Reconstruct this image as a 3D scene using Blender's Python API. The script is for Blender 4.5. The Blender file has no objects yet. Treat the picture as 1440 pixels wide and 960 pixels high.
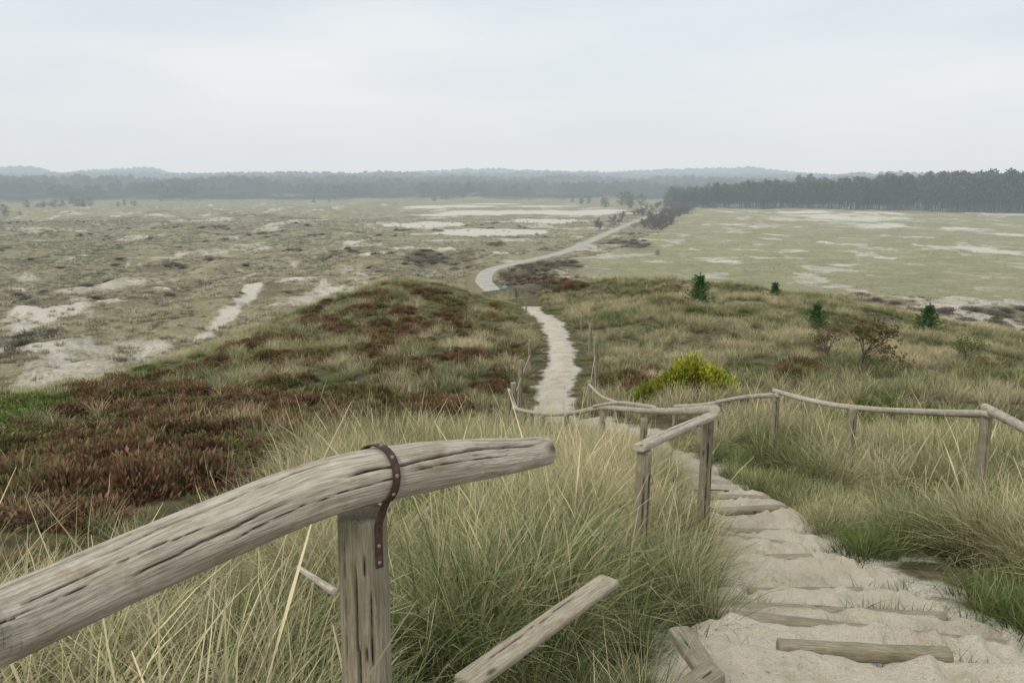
import bpy, math, numpy as np
from mathutils import Vector, Matrix
rng=np.random.default_rng(7)
PITCH=math.radians(11.6); F=1120.0
cp,sp=math.cos(PITCH),math.sin(PITCH)
PLAIN=-16.0
# ---------- measuring helpers (survey of the photo -> world metres) ----------
def ray(u,v):
    xc=(u-720)/F; yc=-(v-480)/F
    return xc, cp+yc*sp, -sp+yc*cp
def W(u,v,Y):
    dx,dy,dz=ray(u,v); t=Y/dy
    return (dx*t,Y,dz*t)
def PL(u,v,z=PLAIN):
    dx,dy,dz=ray(u,v); t=z/dz
    return (dx*t,dy*t)
def sstep(a,b,x):
    t=np.clip((x-a)/(b-a),0,1); return t*t*(3-2*t)
def h2(xi,yi,seed):
    h=(xi*374761393+yi*668265263+seed*974634777)&0xffffffff
    h=((h^(h>>13))*1274126177)&0xffffffff
    return ((h^(h>>16))&0xffffffff)/4294967296.0
def vn(x,y,seed=0):
    x=np.asarray(x,float);y=np.asarray(y,float)
    xf=np.floor(x);yf=np.floor(y);xi=xf.astype(np.int64);yi=yf.astype(np.int64)
    fx=x-xf;fy=y-yf;fx=fx*fx*(3-2*fx);fy=fy*fy*(3-2*fy)
    a=h2(xi,yi,seed);b=h2(xi+1,yi,seed);c=h2(xi,yi+1,seed);d=h2(xi+1,yi+1,seed)
    return (a*(1-fx)+b*fx)*(1-fy)+(c*(1-fx)+d*fx)*fy
def fbm(x,y,o=4,seed=0):
    s=0;a=.5;n=0
    for i in range(o):
        s=s+a*vn(x,y,seed+i*17);n+=a;a*=.5;x=x*2.03+3.1;y=y*2.03+1.7
    return s/n
# ---------- terrain control points ----------
C=[]
def c(u,v,Y): C.append(W(u,v,Y))
def cz(u,Y,z): C.append(((u-720)/F*Y/0.95,Y,z))
for u in (-400,0,300,600,900,1200,1500,1900):
    cz(u,1.1,-1.66); cz(u,2.4,-1.98)
for u in (600,900,1200,1500): cz(u,3.7,-2.35)
for u in (-350,0,300): cz(u,3.7,-2.5)
for u,vv in {0:[(705,9),(625,15),(570,24)],-350:[(705,9),(640,15),(620,20)],
  250:[(705,9),(605,17),(545,28),(510,38)],
  450:[(715,8.6),(603,17),(522,29),(434,55)],
  600:[(725,8.2),(612,15.5),(500,32),(430,52),(399,63)],
  690:[(425,68)],
  720:[(610,17.5),(500,33),(440,56),(426,69)],
  780:[(600,20),(570,24),(530,29),(500,33),(465,43),(440,57),(433,64)],
  860:[(640,13.5),(580,19.5),(500,33),(425,57),(395,72)],
  1000:[(700,8.6),(640,12),(580,17),(500,29),(430,50),(402,62)],
  1200:[(680,10.0),(600,16),(520,28),(452,45),(427,58)],
  1440:[(735,7.6),(610,15.5),(535,28),(492,42)],
  1800:[(735,7.6),(620,15),(560,26),(520,36)]}.items():
    for v,Y in vv: c(u,v,Y)
for u in (600,800,1000,1250): cz(u,5.3,-2.82)
for u in (0,300): cz(u,5.6,-3.1)
for u in (-350,0): cz(u,50,-15.8)
cz(250,68,-15.9); cz(450,90,-16); cz(600,98,-16); cz(720,86,-13.95); cz(770,92,-15.3); cz(860,102,-16); cz(1000,96,-16)
cz(1200,88,-16); cz(1440,74,-16); cz(1800,64,-16); cz(690,102,-15.6)
for u in (-400,0,250,450,720,1000,1200,1440,1850):
    cz(u,130,-16); cz(u,260,-16); cz(u,600,-16)
for a in (-3.1416,-2.2,-1.3,1.3,2.2,3.1416):
    for r,z in ((1,-1.65),(3,-2.0),(8,-3.6),(20,-7),(45,-13),(100,-16),(400,-16)):
        C.append((r*math.sin(a),r*math.cos(a),z))
C=np.array(C)
def feat(x,y):
    r=np.hypot(x,y)+1e-6
    return np.arctan2(x,y),np.log(np.maximum(r,0.9))
ca,cl=feat(C[:,0],C[:,1])
cc=0.07
D=np.sqrt((ca[:,None]-ca)**2+(cl[:,None]-cl)**2+cc*cc)
zm=C[:,2].mean()
wts=np.linalg.solve(D+1e-4*np.eye(len(C))*-1,C[:,2]-zm)
def rbf(x,y):
    a,l=feat(x,y); out=np.empty_like(a)
    for i in range(0,len(a),60000):
        A=a[i:i+60000];L=l[i:i+60000]
        out[i:i+60000]=np.sqrt((A[:,None]-ca)**2+(L[:,None]-cl)**2+cc*cc)@wts+zm
    return out
# walkway
walk=np.array([W(1440,1030,1.9)[:2],W(1350,960,2.6)[:2],W(1250,895,3.5)[:2],W(1140,810,5.0)[:2],W(1062,745,6.8)[:2],W(1012,700,8.6)[:2],
  W(965,665,11)[:2],W(915,640,13.5)[:2],W(850,618,16.5)[:2],W(796,602,20)[:2],W(776,570,24)[:2],W(786,530,29)[:2],
  W(790,500,33)[:2],W(780,468,43)[:2],W(764,447,52)[:2],W(750,435,60)[:2],W(742,425,72)[:2],W(728,418,88)[:2],W(705,414,104)[:2]])
road=np.array([PL(703,416),PL(690,406),PL(680,395),PL(684,384),PL(700,376),PL(745,366),PL(790,355),PL(820,343),PL(850,330),PL(882,316),PL(915,303),PL(942,291),PL(955,284)])
def catmull(P,step):
    P=np.array(P,float); Q=np.vstack([2*P[0]-P[1],P,2*P[-1]-P[-2]]); out=[]
    for i in range(1,len(Q)-2):
        n=max(2,int(np.linalg.norm(Q[i+1]-Q[i])/step))
        for k in range(n):
            t=k/n
            out.append(.5*((2*Q[i])+(-Q[i-1]+Q[i+1])*t+(2*Q[i-1]-5*Q[i]+4*Q[i+1]-Q[i+2])*t*t+(-Q[i-1]+3*Q[i]-3*Q[i+1]+Q[i+2])*t**3))
    out.append(Q[-2]); return np.array(out)
walkS=catmull(walk,0.6); roadS=catmull(road,3.0)
def dist_poly(x,y,P):
    best=np.full(x.shape,1e9)
    for i in range(len(P)-1):
        ax,ay=P[i];bx,by=P[i+1];dx,dy=bx-ax,by-ay;L=dx*dx+dy*dy
        t=np.clip(((x-ax)*dx+(y-ay)*dy)/L,0,1)
        best=np.minimum(best,np.hypot(x-ax-t*dx,y-ay-t*dy))
    return best
def dwalk(x,y):
    out=np.full(x.shape,50.0); m=(np.hypot(x,y)<125)&(np.abs(x)<14)&(y>0)
    if m.any(): out[m]=dist_poly(x[m],y[m],walkS)
    return out
def droad(x,y):
    out=np.full(x.shape,80.0); m=(y>85)&(y<560)&(x>-25)&(x<140)
    if m.any(): out[m]=dist_poly(x[m],y[m],roadS)
    return out
def HW(y): return np.interp(y,[2.2,3.4,4.6,6,8,9.3],[1.15,.95,.74,.62,.55,.50])   # half width of the steps
def inpoly(x,y,P):
    P=np.array(P); ins=np.zeros(x.shape,bool); j=len(P)-1
    for i in range(len(P)):
        xi,yi=P[i];xj,yj=P[j]
        cnd=((yi>y)!=(yj>y))&(x<(xj-xi)*(y-yi)/(yj-yi+1e-12)+xi)
        ins^=cnd; j=i
    return ins
FIELD=[PL(770,372),PL(850,357),PL(930,325),PL(955,297),PL(965,286),PL(1800,290),PL(1900,430),PL(1440,424),PL(1150,411),PL(980,403),PL(830,392)]
PANS=[PL(520,345),PL(530,310),PL(560,284),PL(900,284),PL(890,303),PL(780,350),PL(690,362)]
SKU=np.arctan((np.array([-300,0,45,80,160,215,245,400,540,600,700,760,850,960,1060,1150,1250,1440,1700])-720)/F/1.02)
SKV=np.array([242,239,237,245,240,238,246,245,247,241,238,241,243,238,236,246,246,249,248.])
def H0(x,y):
    x=np.asarray(x,float);y=np.asarray(y,float);r=np.hypot(x,y);a=np.arctan2(x,y)
    z=rbf(x,y); w=sstep(85,130,r); z=z*(1-w)+PLAIN*w
    dw=dwalk(x,y)
    calm=sstep(0.6,3.0,dw)
    z=z+calm*(sstep(2,10,r)*(1-sstep(80,110,r)))*((fbm(x/2.6,y/2.6,3,3)-.5)*0.5+(fbm(x/9,y/9,2,8)-.5)*0.6)
    pl=sstep(45,75,r)*(z<-13.0)
    dr=droad(x,y); calmr=sstep(2,12,dr)
    right=sstep(0.04,0.12,a-0.0006*(r-150))
    n1=fbm(x/26,y/26,4,21); rid=1-np.abs(2*fbm(x/15+5,y/15,3,31)-1)
    amp=1-0.93*right
    pan=inpoly(x,y,PANS).astype(float)
    amp=amp*(1-0.9*pan)
    z=z+pl*calmr*amp*((n1-.5)*4.2+(rid-.75)*2.6+(fbm(x/4.5,y/4.5,2,77)-.5)*1.2*(1-sstep(140,260,r)))
    z=z+sstep(0,1,pl)*right*calmr*((fbm(x/40,y/40,3,5)-.5)*1.0+(fbm(x/9,y/9,3,6)-.5)*.7)
    z=z+right*sstep(270,400,r)*calmr*1.8*fbm(x/30,y/20,3,9)*(r<600)
    far=r>500
    if far.any():
        R_=r[far];A_=a[far];X_=x[far];Y_=y[far]
        vt=np.interp(A_,SKU,SKV); top=2300*(250-vt)/F+16-10+(fbm(A_*60,R_/300,3,9)-.5)*5
        b3=np.exp(-((R_-2350)/520)**2)*top
        b2=np.exp(-((R_-1550-120*np.sin(A_*9))/260)**2)*(5+17*fbm(A_*11+3,R_/500,3,44))
        b1=np.exp(-((R_-1000-80*np.sin(A_*7+1))/170)**2)*(1+10*fbm(A_*15+8,R_/400,3,45))
        b0=sstep(520,700,R_)*(1-sstep(0.1,.2,A_))*(fbm(X_/60,Y_/60,3,4)*4)
        z[far]=z[far]+np.maximum(np.maximum(b1,b2),b3)+b0
    return z
def H(x,y):
    z=H0(x,y); r=np.hypot(x,y)
    m=(r<13)
    if np.any(m):
        dw=dwalk(x,y)-HW(y); z=z-np.where(m,0.34*(1-sstep(-.22,.02,dw))*(1-sstep(9.0,9.8,y)),0)
    return z
def Hs(x,y): return float(H(np.array([x],float),np.array([y],float))[0])
def hit(u,v,ymin=2.0):
    dx,dy,dz=ray(u,v); Y=np.geomspace(ymin,900,900); t=Y/dy
    h=H(dx*t,Y); k=np.argmax(h>dz*t)
    return (dx*t[k],Y[k])
# ---------- node helpers ----------
def newmat(name):
    m=bpy.data.materials.new(name); m.use_nodes=True; nt=m.node_tree
    try: m.cycles.emission_sampling='NONE'
    except Exception as e: print('es',e)
    for n in list(nt.nodes): nt.nodes.remove(n)
    return m,nt
def N(nt,t,**k):
    n=nt.nodes.new(t)
    for a,b in k.items():
        if a=='inp':
            for i,vv in b.items(): n.inputs[i].default_value=vv
        else: setattr(n,a,b)
    return n
def L(nt,a,b): nt.links.new(a,b)
def mixc(nt,fac,a,b,bt='MIX'):
    n=N(nt,'ShaderNodeMix',data_type='RGBA',blend_type=bt)
    for s,i in ((fac,0),(a,6),(b,7)):
        if isinstance(s,(int,float)): n.inputs[i].default_value=s
        elif isinstance(s,tuple): n.inputs[i].default_value=(*s,1) if len(s)==3 else s
        else: L(nt,s,n.inputs[i])
    return n.outputs[2]
def math_(nt,op,a,b=0.0,clamp=False):
    n=N(nt,'ShaderNodeMath',operation=op,use_clamp=clamp)
    for s,i in ((a,0),(b,1)):
        if isinstance(s,(int,float)): n.inputs[i].default_value=s
        else: L(nt,s,n.inputs[i])
    return n.outputs[0]
def noise(nt,vec,scale,detail=4,rough=.55):
    n=N(nt,'ShaderNodeTexNoise'); n.inputs['Scale'].default_value=scale; n.inputs['Detail'].default_value=detail; n.inputs['Roughness'].default_value=rough
    if vec is not None: L(nt,vec,n.inputs['Vector'])
    return n.outputs['Fac']
def ramp(nt,fac,stops):
    n=N(nt,'ShaderNodeValToRGB'); el=n.color_ramp.elements
    while len(el)<len(stops): el.new(.5)
    for e,(p,col) in zip(el,stops):
        e.position=p; e.color=(*col,1) if isinstance(col,tuple) else (col,col,col,1)
    L(nt,fac,n.inputs[0]); return n.outputs[0]
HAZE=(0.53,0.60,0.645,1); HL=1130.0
def finish(nt,shader,haze=True):  # paints aerial haze onto surfaces as emission growing with distance from the origin
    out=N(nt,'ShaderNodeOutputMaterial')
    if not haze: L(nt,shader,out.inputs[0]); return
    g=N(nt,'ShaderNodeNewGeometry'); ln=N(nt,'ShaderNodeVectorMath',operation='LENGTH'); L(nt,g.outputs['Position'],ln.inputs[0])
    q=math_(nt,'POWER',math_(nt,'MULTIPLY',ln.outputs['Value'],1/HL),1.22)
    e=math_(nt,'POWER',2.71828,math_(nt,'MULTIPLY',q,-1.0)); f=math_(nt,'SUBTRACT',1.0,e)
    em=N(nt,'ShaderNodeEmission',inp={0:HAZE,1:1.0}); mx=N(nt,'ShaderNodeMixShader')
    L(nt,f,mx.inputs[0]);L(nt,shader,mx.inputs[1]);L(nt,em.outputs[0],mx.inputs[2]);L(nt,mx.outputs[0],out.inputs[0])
def bsdf(nt,col,rough=.85,spec=.2,normal=None):
    b=N(nt,'ShaderNodeBsdfPrincipled'); b.inputs['Roughness'].default_value=rough; b.inputs['Specular IOR Level'].default_value=spec
    if isinstance(col,tuple): b.inputs['Base Color'].default_value=(*col,1)
    else: L(nt,col,b.inputs['Base Color'])
    if normal is not None: L(nt,normal,b.inputs['Normal'])
    return b.outputs[0]
def bump(nt,h,strength=.5,dist=.05):
    n=N(nt,'ShaderNodeBump'); n.inputs['Strength'].default_value=strength; n.inputs['Distance'].default_value=dist; L(nt,h,n.inputs['Height']); return n.outputs[0]
def pos(nt): return N(nt,'ShaderNodeNewGeometry').outputs['Position']
# ---------- mesh helpers ----------
def mkmesh(name,V,Fq,mats,attrs=None,smooth=False,matidx=None):
    me=bpy.data.meshes.new(name); V=np.asarray(V,np.float32); Fq=np.asarray(Fq,np.int32)
    me.vertices.add(len(V)); me.vertices.foreach_set('co',V.ravel())
    k=Fq.shape[1]; me.loops.add(Fq.size); me.loops.foreach_set('vertex_index',Fq.ravel())
    me.polygons.add(len(Fq)); me.polygons.foreach_set('loop_start',np.arange(0,Fq.size,k,dtype=np.int32))
    try: me.polygons.foreach_set('loop_total',np.full(len(Fq),k,np.int32))
    except Exception: pass
    for m in mats: me.materials.append(m)
    if matidx is not None: me.polygons.foreach_set('material_index',np.asarray(matidx,np.int32))
    me.update(calc_edges=True); me.validate()
    if attrs:
        for an,(ty,arr) in attrs.items():
            at=me.attributes.new(an,ty,'POINT')
            at.data.foreach_set('value' if ty in('FLOAT','INT') else ('color' if ty=='FLOAT_COLOR' else 'vector'),np.asarray(arr,np.float32 if ty!='INT' else np.int32).ravel())
    me.polygons.foreach_set('use_smooth',np.full(len(me.polygons),smooth))
    return me
def link(name,me,parent=None):
    o=bpy.data.objects.new(name,me); bpy.context.scene.collection.objects.link(o)
    if parent: o.parent=parent
    return o
def grid_faces(nr,nc,wrap=False):
    i=np.arange(nr-1)[:,None]; j=np.arange(nc if wrap else nc-1)[None,:]; j2=(j+1)%nc
    return np.stack([i*nc+j,i*nc+j2,(i+1)*nc+j2,(i+1)*nc+j],-1).reshape(-1,4)
# ---------- GROUND ----------
az=np.concatenate([np.linspace(-math.pi,-0.76,26)[:-1],np.linspace(-0.76,0.76,900),np.linspace(0.76,math.pi,26)[1:]])
rr=np.geomspace(0.5,5200,800)
A,R=np.meshgrid(az,rr); X=(R*np.sin(A)).ravel();Y=(R*np.cos(A)).ravel()
Z=H(X,Y)
rX=R.ravel()
sand=np.zeros_like(X)
def ell(u,v,du,dv,soft=.35,seed=0,rag=1.0):
    cx,cy=PL(u,v); x1,_=PL(u+du,v); _,y1=PL(u,v-dv); _,y2=PL(u,v+dv)
    rx=abs(x1-cx); ry=abs(y1-y2)/2; cy2=(y1+y2)/2
    d=np.hypot((X-cx)/rx,(Y-cy2)/ry)+(fbm(X/(rx*.35),Y/(ry*.35),4,seed+3)-.5)*rag
    return 1-sstep(1-soft,1+soft*.2,d)
for i,(u,v,du,dv) in enumerate([(595,316,55,4.2),(690,327,82,6.5),(690,299,75,3.2),(810,299,82,3.6),(765,311,52,3.2),(645,290,60,1.6),(760,290,50,1.2),(700,287,40,1),(860,296,25,1.5),
   (600,291,35,1.5),(620,302,40,1.6)]):
    sand=np.maximum(sand,ell(u,v,du,dv,.2,i))
for i,(u,v,du,dv) in enumerate([(80,441,82,20),(70,488,55,15),(12,400,48,11),(520,366,44,4),(620,357,50,3.4),(500,345,36,4),(560,350,44,4),(110,275,60,3),(150,425,30,5),(235,402,25,3),(430,372,34,3),(120,362,30,3),(470,338,30,2.5),
   (1395,352,55,10),(1310,346,38,4.5),(1180,308,110,6),(1060,318,75,5),(1340,297,75,4),(1400,303,50,4),(1020,368,40,2.4),(1230,317,75,5),(1160,340,18,2.4),(1090,330,14,2),(1350,322,45,3.5),(1250,360,30,2),(1120,352,24,2),(1020,299,18,2),
   (1420,330,38,4),(1190,372,40,1.8),(1290,334,26,3),(1270,456,20,2),(1430,486,20,2),(700,356,20,2),(1130,301,60,2.5),(1250,303,70,3)]):
    sand=np.maximum(sand,ell(u,v,du,dv,.9,i+40,1.6)*0.82)
trk=np.array([PL(290,462),PL(318,446),PL(335,428),PL(362,408),PL(400,398),PL(480,393)])
m=(rX>40)&(rX<150)&(X<-5); dt=np.full(X.shape,99.); dt[m]=dist_poly(X[m],Y[m],trk)
sand=np.maximum(sand,(1-sstep(.3,1.6,dt+(fbm(X/2,Y/2,3,91)-.5)*2.2))*.75)
fld=inpoly(X,Y,FIELD)
plainm=(Z<-12.5)|(rX>130)
sp_=fbm(X/9,Y/13,5,61); left=(~fld)&plainm&(rX<520)
sand=np.maximum(sand,left*sstep(.56,.70,sp_)*0.52)
sand=np.maximum(sand,fld*sstep(.56,.70,fbm(X/7+40,Y/9,4,66))*0.5)
sand*=plainm
dwX=dwalk(X,Y)-HW(Y)
sand=np.maximum(sand,(rX<12)*(1-sstep(-.1,.65,dwX+(fbm(X*2,Y*2,4,12)-.5)*1.4))*.95)
pm=(rX>8)&(Y<66)&(Y>7)
sand=np.maximum(sand,pm*(1-sstep(-.05,.45,dwalk(X,Y)-.45+(fbm(X*1.6,Y*1.1,4,15)-.5)*.9))*.8)
heath=sstep(.56,.66,fbm(X/7,Y/9,4,71))*left*(rX<400)*.5
RH=[PL(700,376),PL(830,402),PL(980,412),PL(1150,420),PL(1440,433),PL(1900,440),PL(1800,560),PL(1440,520),PL(1000,470),PL(700,440)]
rh=inpoly(X+(fbm(X/6,Y/6,3,2)-.5)*6,Y+(fbm(X/5,Y/5,3,1)-.5)*14,RH)
heath=np.maximum(heath,rh*plainm*(.6+.4*sstep(.4,.55,fbm(X/5,Y/7,3,18))))
def ell2(u,v,du,dv,s): return ell(u,v,du,dv,.6,s)
for i,(u,v,du,dv) in enumerate([(610,369,65,8),(700,345,20,4),(120,400,25,8),(880,345,45,9),(770,378,70,8)]):
    heath=np.maximum(heath,ell2(u,v,du,dv,i+90)*plainm)
heath*= (1-sand)
forest=sstep(575,640,rX)*1.0
V=np.stack([X,Y,Z],1)
col=np.stack([sand,heath,fld.astype(float),forest],1)
nearA=(~plainm).astype(float)
gm,nt=newmat('dune_ground')
p=pos(nt)
at=N(nt,'ShaderNodeAttribute',attribute_name='msk'); sx=N(nt,'ShaderNodeSeparateColor'); L(nt,at.outputs['Color'],sx.inputs[0])
an=N(nt,'ShaderNodeAttribute',attribute_name='near')
mp=N(nt,'ShaderNodeMapping'); mp.inputs['Scale'].default_value=(1,1,.2); L(nt,p,mp.inputs[0]); P=mp.outputs[0]
n_big=noise(nt,P,.045,5,.6); n_mid=noise(nt,P,.35,6,.65); n_fine=noise(nt,P,3.0,5,.7); n_vf=noise(nt,P,25,4,.7); n_m2=noise(nt,P,.13,6,.7)
g1=ramp(nt,n_mid,[(.28,(.11,.10,.048)),(.44,(.225,.20,.10)),(.56,(.34,.30,.175)),(.70,(.48,.425,.28))])
g2=ramp(nt,n_big,[(.3,(.24,.23,.11)),(.7,(.40,.345,.225))])
g=mixc(nt,.45,g1,g2)
g=mixc(nt,.6,g,ramp(nt,n_fine,[(.3,.20),(.7,.82)]),'OVERLAY')
f1=ramp(nt,n_mid,[(.3,(.22,.215,.11)),(.5,(.32,.30,.165)),(.72,(.47,.42,.28))]); f1=mixc(nt,.5,f1,ramp(nt,n_m2,[(.34,(.24,.245,.12)),(.5,(.33,.315,.175)),(.66,(.47,.425,.28))]))
f1=mixc(nt,.5,f1,ramp(nt,n_fine,[(.3,.26),(.7,.74)]),'OVERLAY')
g=mixc(nt,sx.outputs['Blue'],g,f1)
hc=ramp(nt,n_fine,[(.3,(.065,.043,.03)),(.5,(.125,.088,.055)),(.7,(.17,.15,.075))])
g=mixc(nt,sx.outputs['Green'],g,hc)
nr=ramp(nt,n_fine,[(.3,(.075,.068,.03)),(.55,(.16,.14,.07)),(.75,(.29,.24,.15))])
g=mixc(nt,an.outputs['Fac'],g,nr)
sc=ramp(nt,n_fine,[(.3,(.58,.52,.42)),(.6,(.71,.66,.56))]); sc=mixc(nt,.25,sc,ramp(nt,n_vf,[(.3,.3),(.7,.7)]),'OVERLAY')
sf=math_(nt,'ADD',sx.outputs['Red'],math_(nt,'MULTIPLY',math_(nt,'SUBTRACT',n_mid,.5),1.0)); sf=math_(nt,'ADD',sf,math_(nt,'MULTIPLY',math_(nt,'SUBTRACT',n_fine,.5),.7)); sf=ramp(nt,sf,[(.28,0.),(.70,1.)])
sf=math_(nt,'MULTIPLY',sf,ramp(nt,sx.outputs['Red'],[(.05,0.),(.2,1.)]))
g=mixc(nt,sf,g,sc)
al=at.outputs['Alpha']
g=mixc(nt,al,g,ramp(nt,noise(nt,P,.02,4,.6),[(.45,(.035,.05,.03)),(.62,(.06,.075,.04)),(.72,(.25,.22,.16))]))
hh=math_(nt,'ADD',math_(nt,'MULTIPLY',n_fine,1.0),math_(nt,'MULTIPLY',n_vf,.12))
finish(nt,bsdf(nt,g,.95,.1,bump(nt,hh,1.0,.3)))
nrw,ncl=len(rr),len(az)
me=mkmesh('ground',V,grid_faces(nrw,ncl),[gm],{'msk':('FLOAT_COLOR',col),'near':('FLOAT',nearA)},smooth=True)
link('ground',me)
# ---------- sand material ----------
def sandmat(name,steps_):
    sm,nt=newmat(name)
    p=pos(nt); a=noise(nt,p,1.5,5,.6); b=noise(nt,p,11,6,.75); b2=noise(nt,p,90,3,.7)
    if steps_: cl1=ramp(nt,a,[(.3,(.60,.52,.385)),(.50,(.76,.68,.53)),(.70,(.84,.77,.63))])
    else: cl1=ramp(nt,a,[(.3,(.50,.435,.33)),(.52,(.65,.59,.475)),(.72,(.74,.68,.57))])
    cl1=mixc(nt,.35 if steps_ else .5,cl1,ramp(nt,b,[(.3,.28),(.7,.74)]),'OVERLAY'); cl1=mixc(nt,.5,cl1,ramp(nt,b2,[(.3,.30),(.7,.70)]),'OVERLAY')
    if steps_:
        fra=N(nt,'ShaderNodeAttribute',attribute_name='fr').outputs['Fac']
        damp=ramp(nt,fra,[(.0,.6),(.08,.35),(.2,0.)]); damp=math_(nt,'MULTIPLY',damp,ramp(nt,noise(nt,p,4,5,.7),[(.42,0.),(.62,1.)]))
        cl1=mixc(nt,damp,cl1,(.24,.22,.11))  # patchy darker olive towards the uphill side of each tread
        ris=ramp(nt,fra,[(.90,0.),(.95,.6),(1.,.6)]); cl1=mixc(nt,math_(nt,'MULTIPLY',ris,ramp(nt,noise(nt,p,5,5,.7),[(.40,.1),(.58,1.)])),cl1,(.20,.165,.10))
    deb=ramp(nt,noise(nt,p,36,5,.85),[(.57,0.),(.63,1.)]); deb2=ramp(nt,noise(nt,p,1.9,5,.65),[(.42,0.),(.58,1.)])
    cl1=mixc(nt,math_(nt,'MULTIPLY',math_(nt,'MULTIPLY',deb,deb2),.85),cl1,(.17,.14,.075))
    hh=math_(nt,'ADD',b,math_(nt,'MULTIPLY',b2,.35))
    finish(nt,bsdf(nt,cl1,.95,.05,bump(nt,hh,1.0,.06)),False); return sm
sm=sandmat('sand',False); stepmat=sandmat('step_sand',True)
rm,nt=newmat('shell_road')
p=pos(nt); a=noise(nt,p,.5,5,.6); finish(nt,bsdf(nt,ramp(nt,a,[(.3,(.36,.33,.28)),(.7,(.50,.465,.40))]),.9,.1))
def strip(name,P,halfw,nc,zoff,mat,edge=.1,wn=.2,wobscale=1.5,zf=H0):
    P=np.asarray(P); T=np.gradient(P,axis=0); T/=np.linalg.norm(T,axis=1)[:,None]; Nn=np.stack([T[:,1],-T[:,0]],1)
    s=np.concatenate([[0],np.cumsum(np.linalg.norm(np.diff(P,axis=0),axis=1))])
    t=np.linspace(-1,1,nc); hw=np.asarray(halfw)*np.ones(len(P))
    hl=hw*(1+wn*(fbm(s/wobscale,s*0,4,5)-.5)*2); hr=hw*(1+wn*(fbm(s/wobscale,s*0+9,4,6)-.5)*2)
    off=np.where(t[None,:]<0,t[None,:]*hl[:,None],t[None,:]*hr[:,None])
    x=P[:,0][:,None]+off*Nn[:,0][:,None]; y=P[:,1][:,None]+off*Nn[:,1][:,None]
    z=zf(x.ravel(),y.ravel()).reshape(x.shape)+zoff-(np.abs(t)[None,:]**3)*edge
    return link(name,mkmesh(name,np.stack([x,y,z],-1).reshape(-1,3),grid_faces(len(P),nc),[mat],smooth=True))
pth=catmull(walk,0.12); pth=pth[(pth[:,1]>8.9)&(pth[:,1]<63)]
wd=np.interp(pth[:,1],[9,12,17,20,33,60],[.50,.45,.45,.52,.54,.48])
strip('sand_path',pth,wd,13,.05,sm,.12,.30,1.8)
strip('road',catmull(road,1.5),1.3,9,.10,rm,.10,.12,8)
# ---------- steps ----------
ws=catmull(walk,0.02); ws=ws[ws[:,1]<9.25]
T=np.gradient(ws,axis=0); T/=np.linalg.norm(T,axis=1)[:,None]
ker=np.ones(61)/61
for q in (0,1): T[:,q]=np.convolve(np.pad(T[:,q],30,'edge'),ker,'valid')
Nn=np.stack([T[:,1],-T[:,0]],1); s=np.concatenate([[0],np.cumsum(np.linalg.norm(np.diff(ws,axis=0),axis=1))])
hcn=H0(ws[:,0],ws[:,1]); hcn=np.convolve(np.pad(hcn,30,'edge'),ker,'valid')
nc=130; t=np.linspace(-1,1,nc); hw_=HW(ws[:,1])+.16; off=t[None,:]*hw_[:,None]
x=ws[:,0][:,None]+off*Nn[:,0][:,None]; y=ws[:,1][:,None]+off*Nn[:,1][:,None]
edges=np.cumsum(np.concatenate([[0],np.random.default_rng(12).uniform(.52,.80,22)]))
Ww=.10*off**2+(fbm(x*.9,y*.9,3,55)-.5)*.34
S=s[:,None]+Ww
kf=np.clip(np.searchsorted(edges,S)-1,0,21); SLk=np.diff(edges)[np.minimum(kf,21)]; fr=np.clip((S-edges[kf])/SLk,0,1)
mid=(edges[:-1]+edges[1:])/2
zc=lambda q: np.interp(q,s,hcn)
cur=zc(mid[kf]); nxt=zc(mid[np.minimum(kf+1,21)]); bl=sstep(.84,.995,fr)
worn=sstep(.42,.64,fbm(x*1.4+9,y*1.4,3,88))*.65
foot=0*x
fg=np.random.default_rng(33)
for _ in range(90):   # footprints pressed into the sand
    i=fg.integers(20,len(ws)-5); w_=fg.uniform(-.8,.8)*hw_[i]; fx_=ws[i,0]+Nn[i,0]*w_; fy_=ws[i,1]+Nn[i,1]*w_; an_=math.atan2(T[i,1],T[i,0])+fg.normal(0,.3)
    dx_=(x-fx_)*math.cos(an_)+(y-fy_)*math.sin(an_); dy_=-(x-fx_)*math.sin(an_)+(y-fy_)*math.cos(an_)
    q_=(dx_/.14)**2+(dy_/.055)**2; foot+=-.022*np.exp(-q_*q_)+.009*np.exp(-((np.sqrt(q_)-1.25)/.25)**2)
z=(cur*(1-bl)+nxt*bl)*(1-worn)+zc(S)*worn+.03*sstep(.6,.85,fr)*(1-bl)-.035*np.exp(-((fr-.12)/.12)**2)+(fbm(x*5,y*5,4,13)-.5)*.10+(fbm(x*1.7,y*1.7,2,14)-.5)*.09+(fbm(x*16,y*16,2,19)-.5)*.02+foot
z=z-.18*np.abs(t)[None,:]**6+.02
steps=bpy.data.objects.new('sand_steps',None); bpy.context.scene.collection.objects.link(steps)
link('treads',mkmesh('treads',np.stack([x,y,z],-1).reshape(-1,3),grid_faces(len(ws),nc),[stepmat],{'fr':('FLOAT',(fr*(1-worn*.5)).ravel())},smooth=True),steps)
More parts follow.
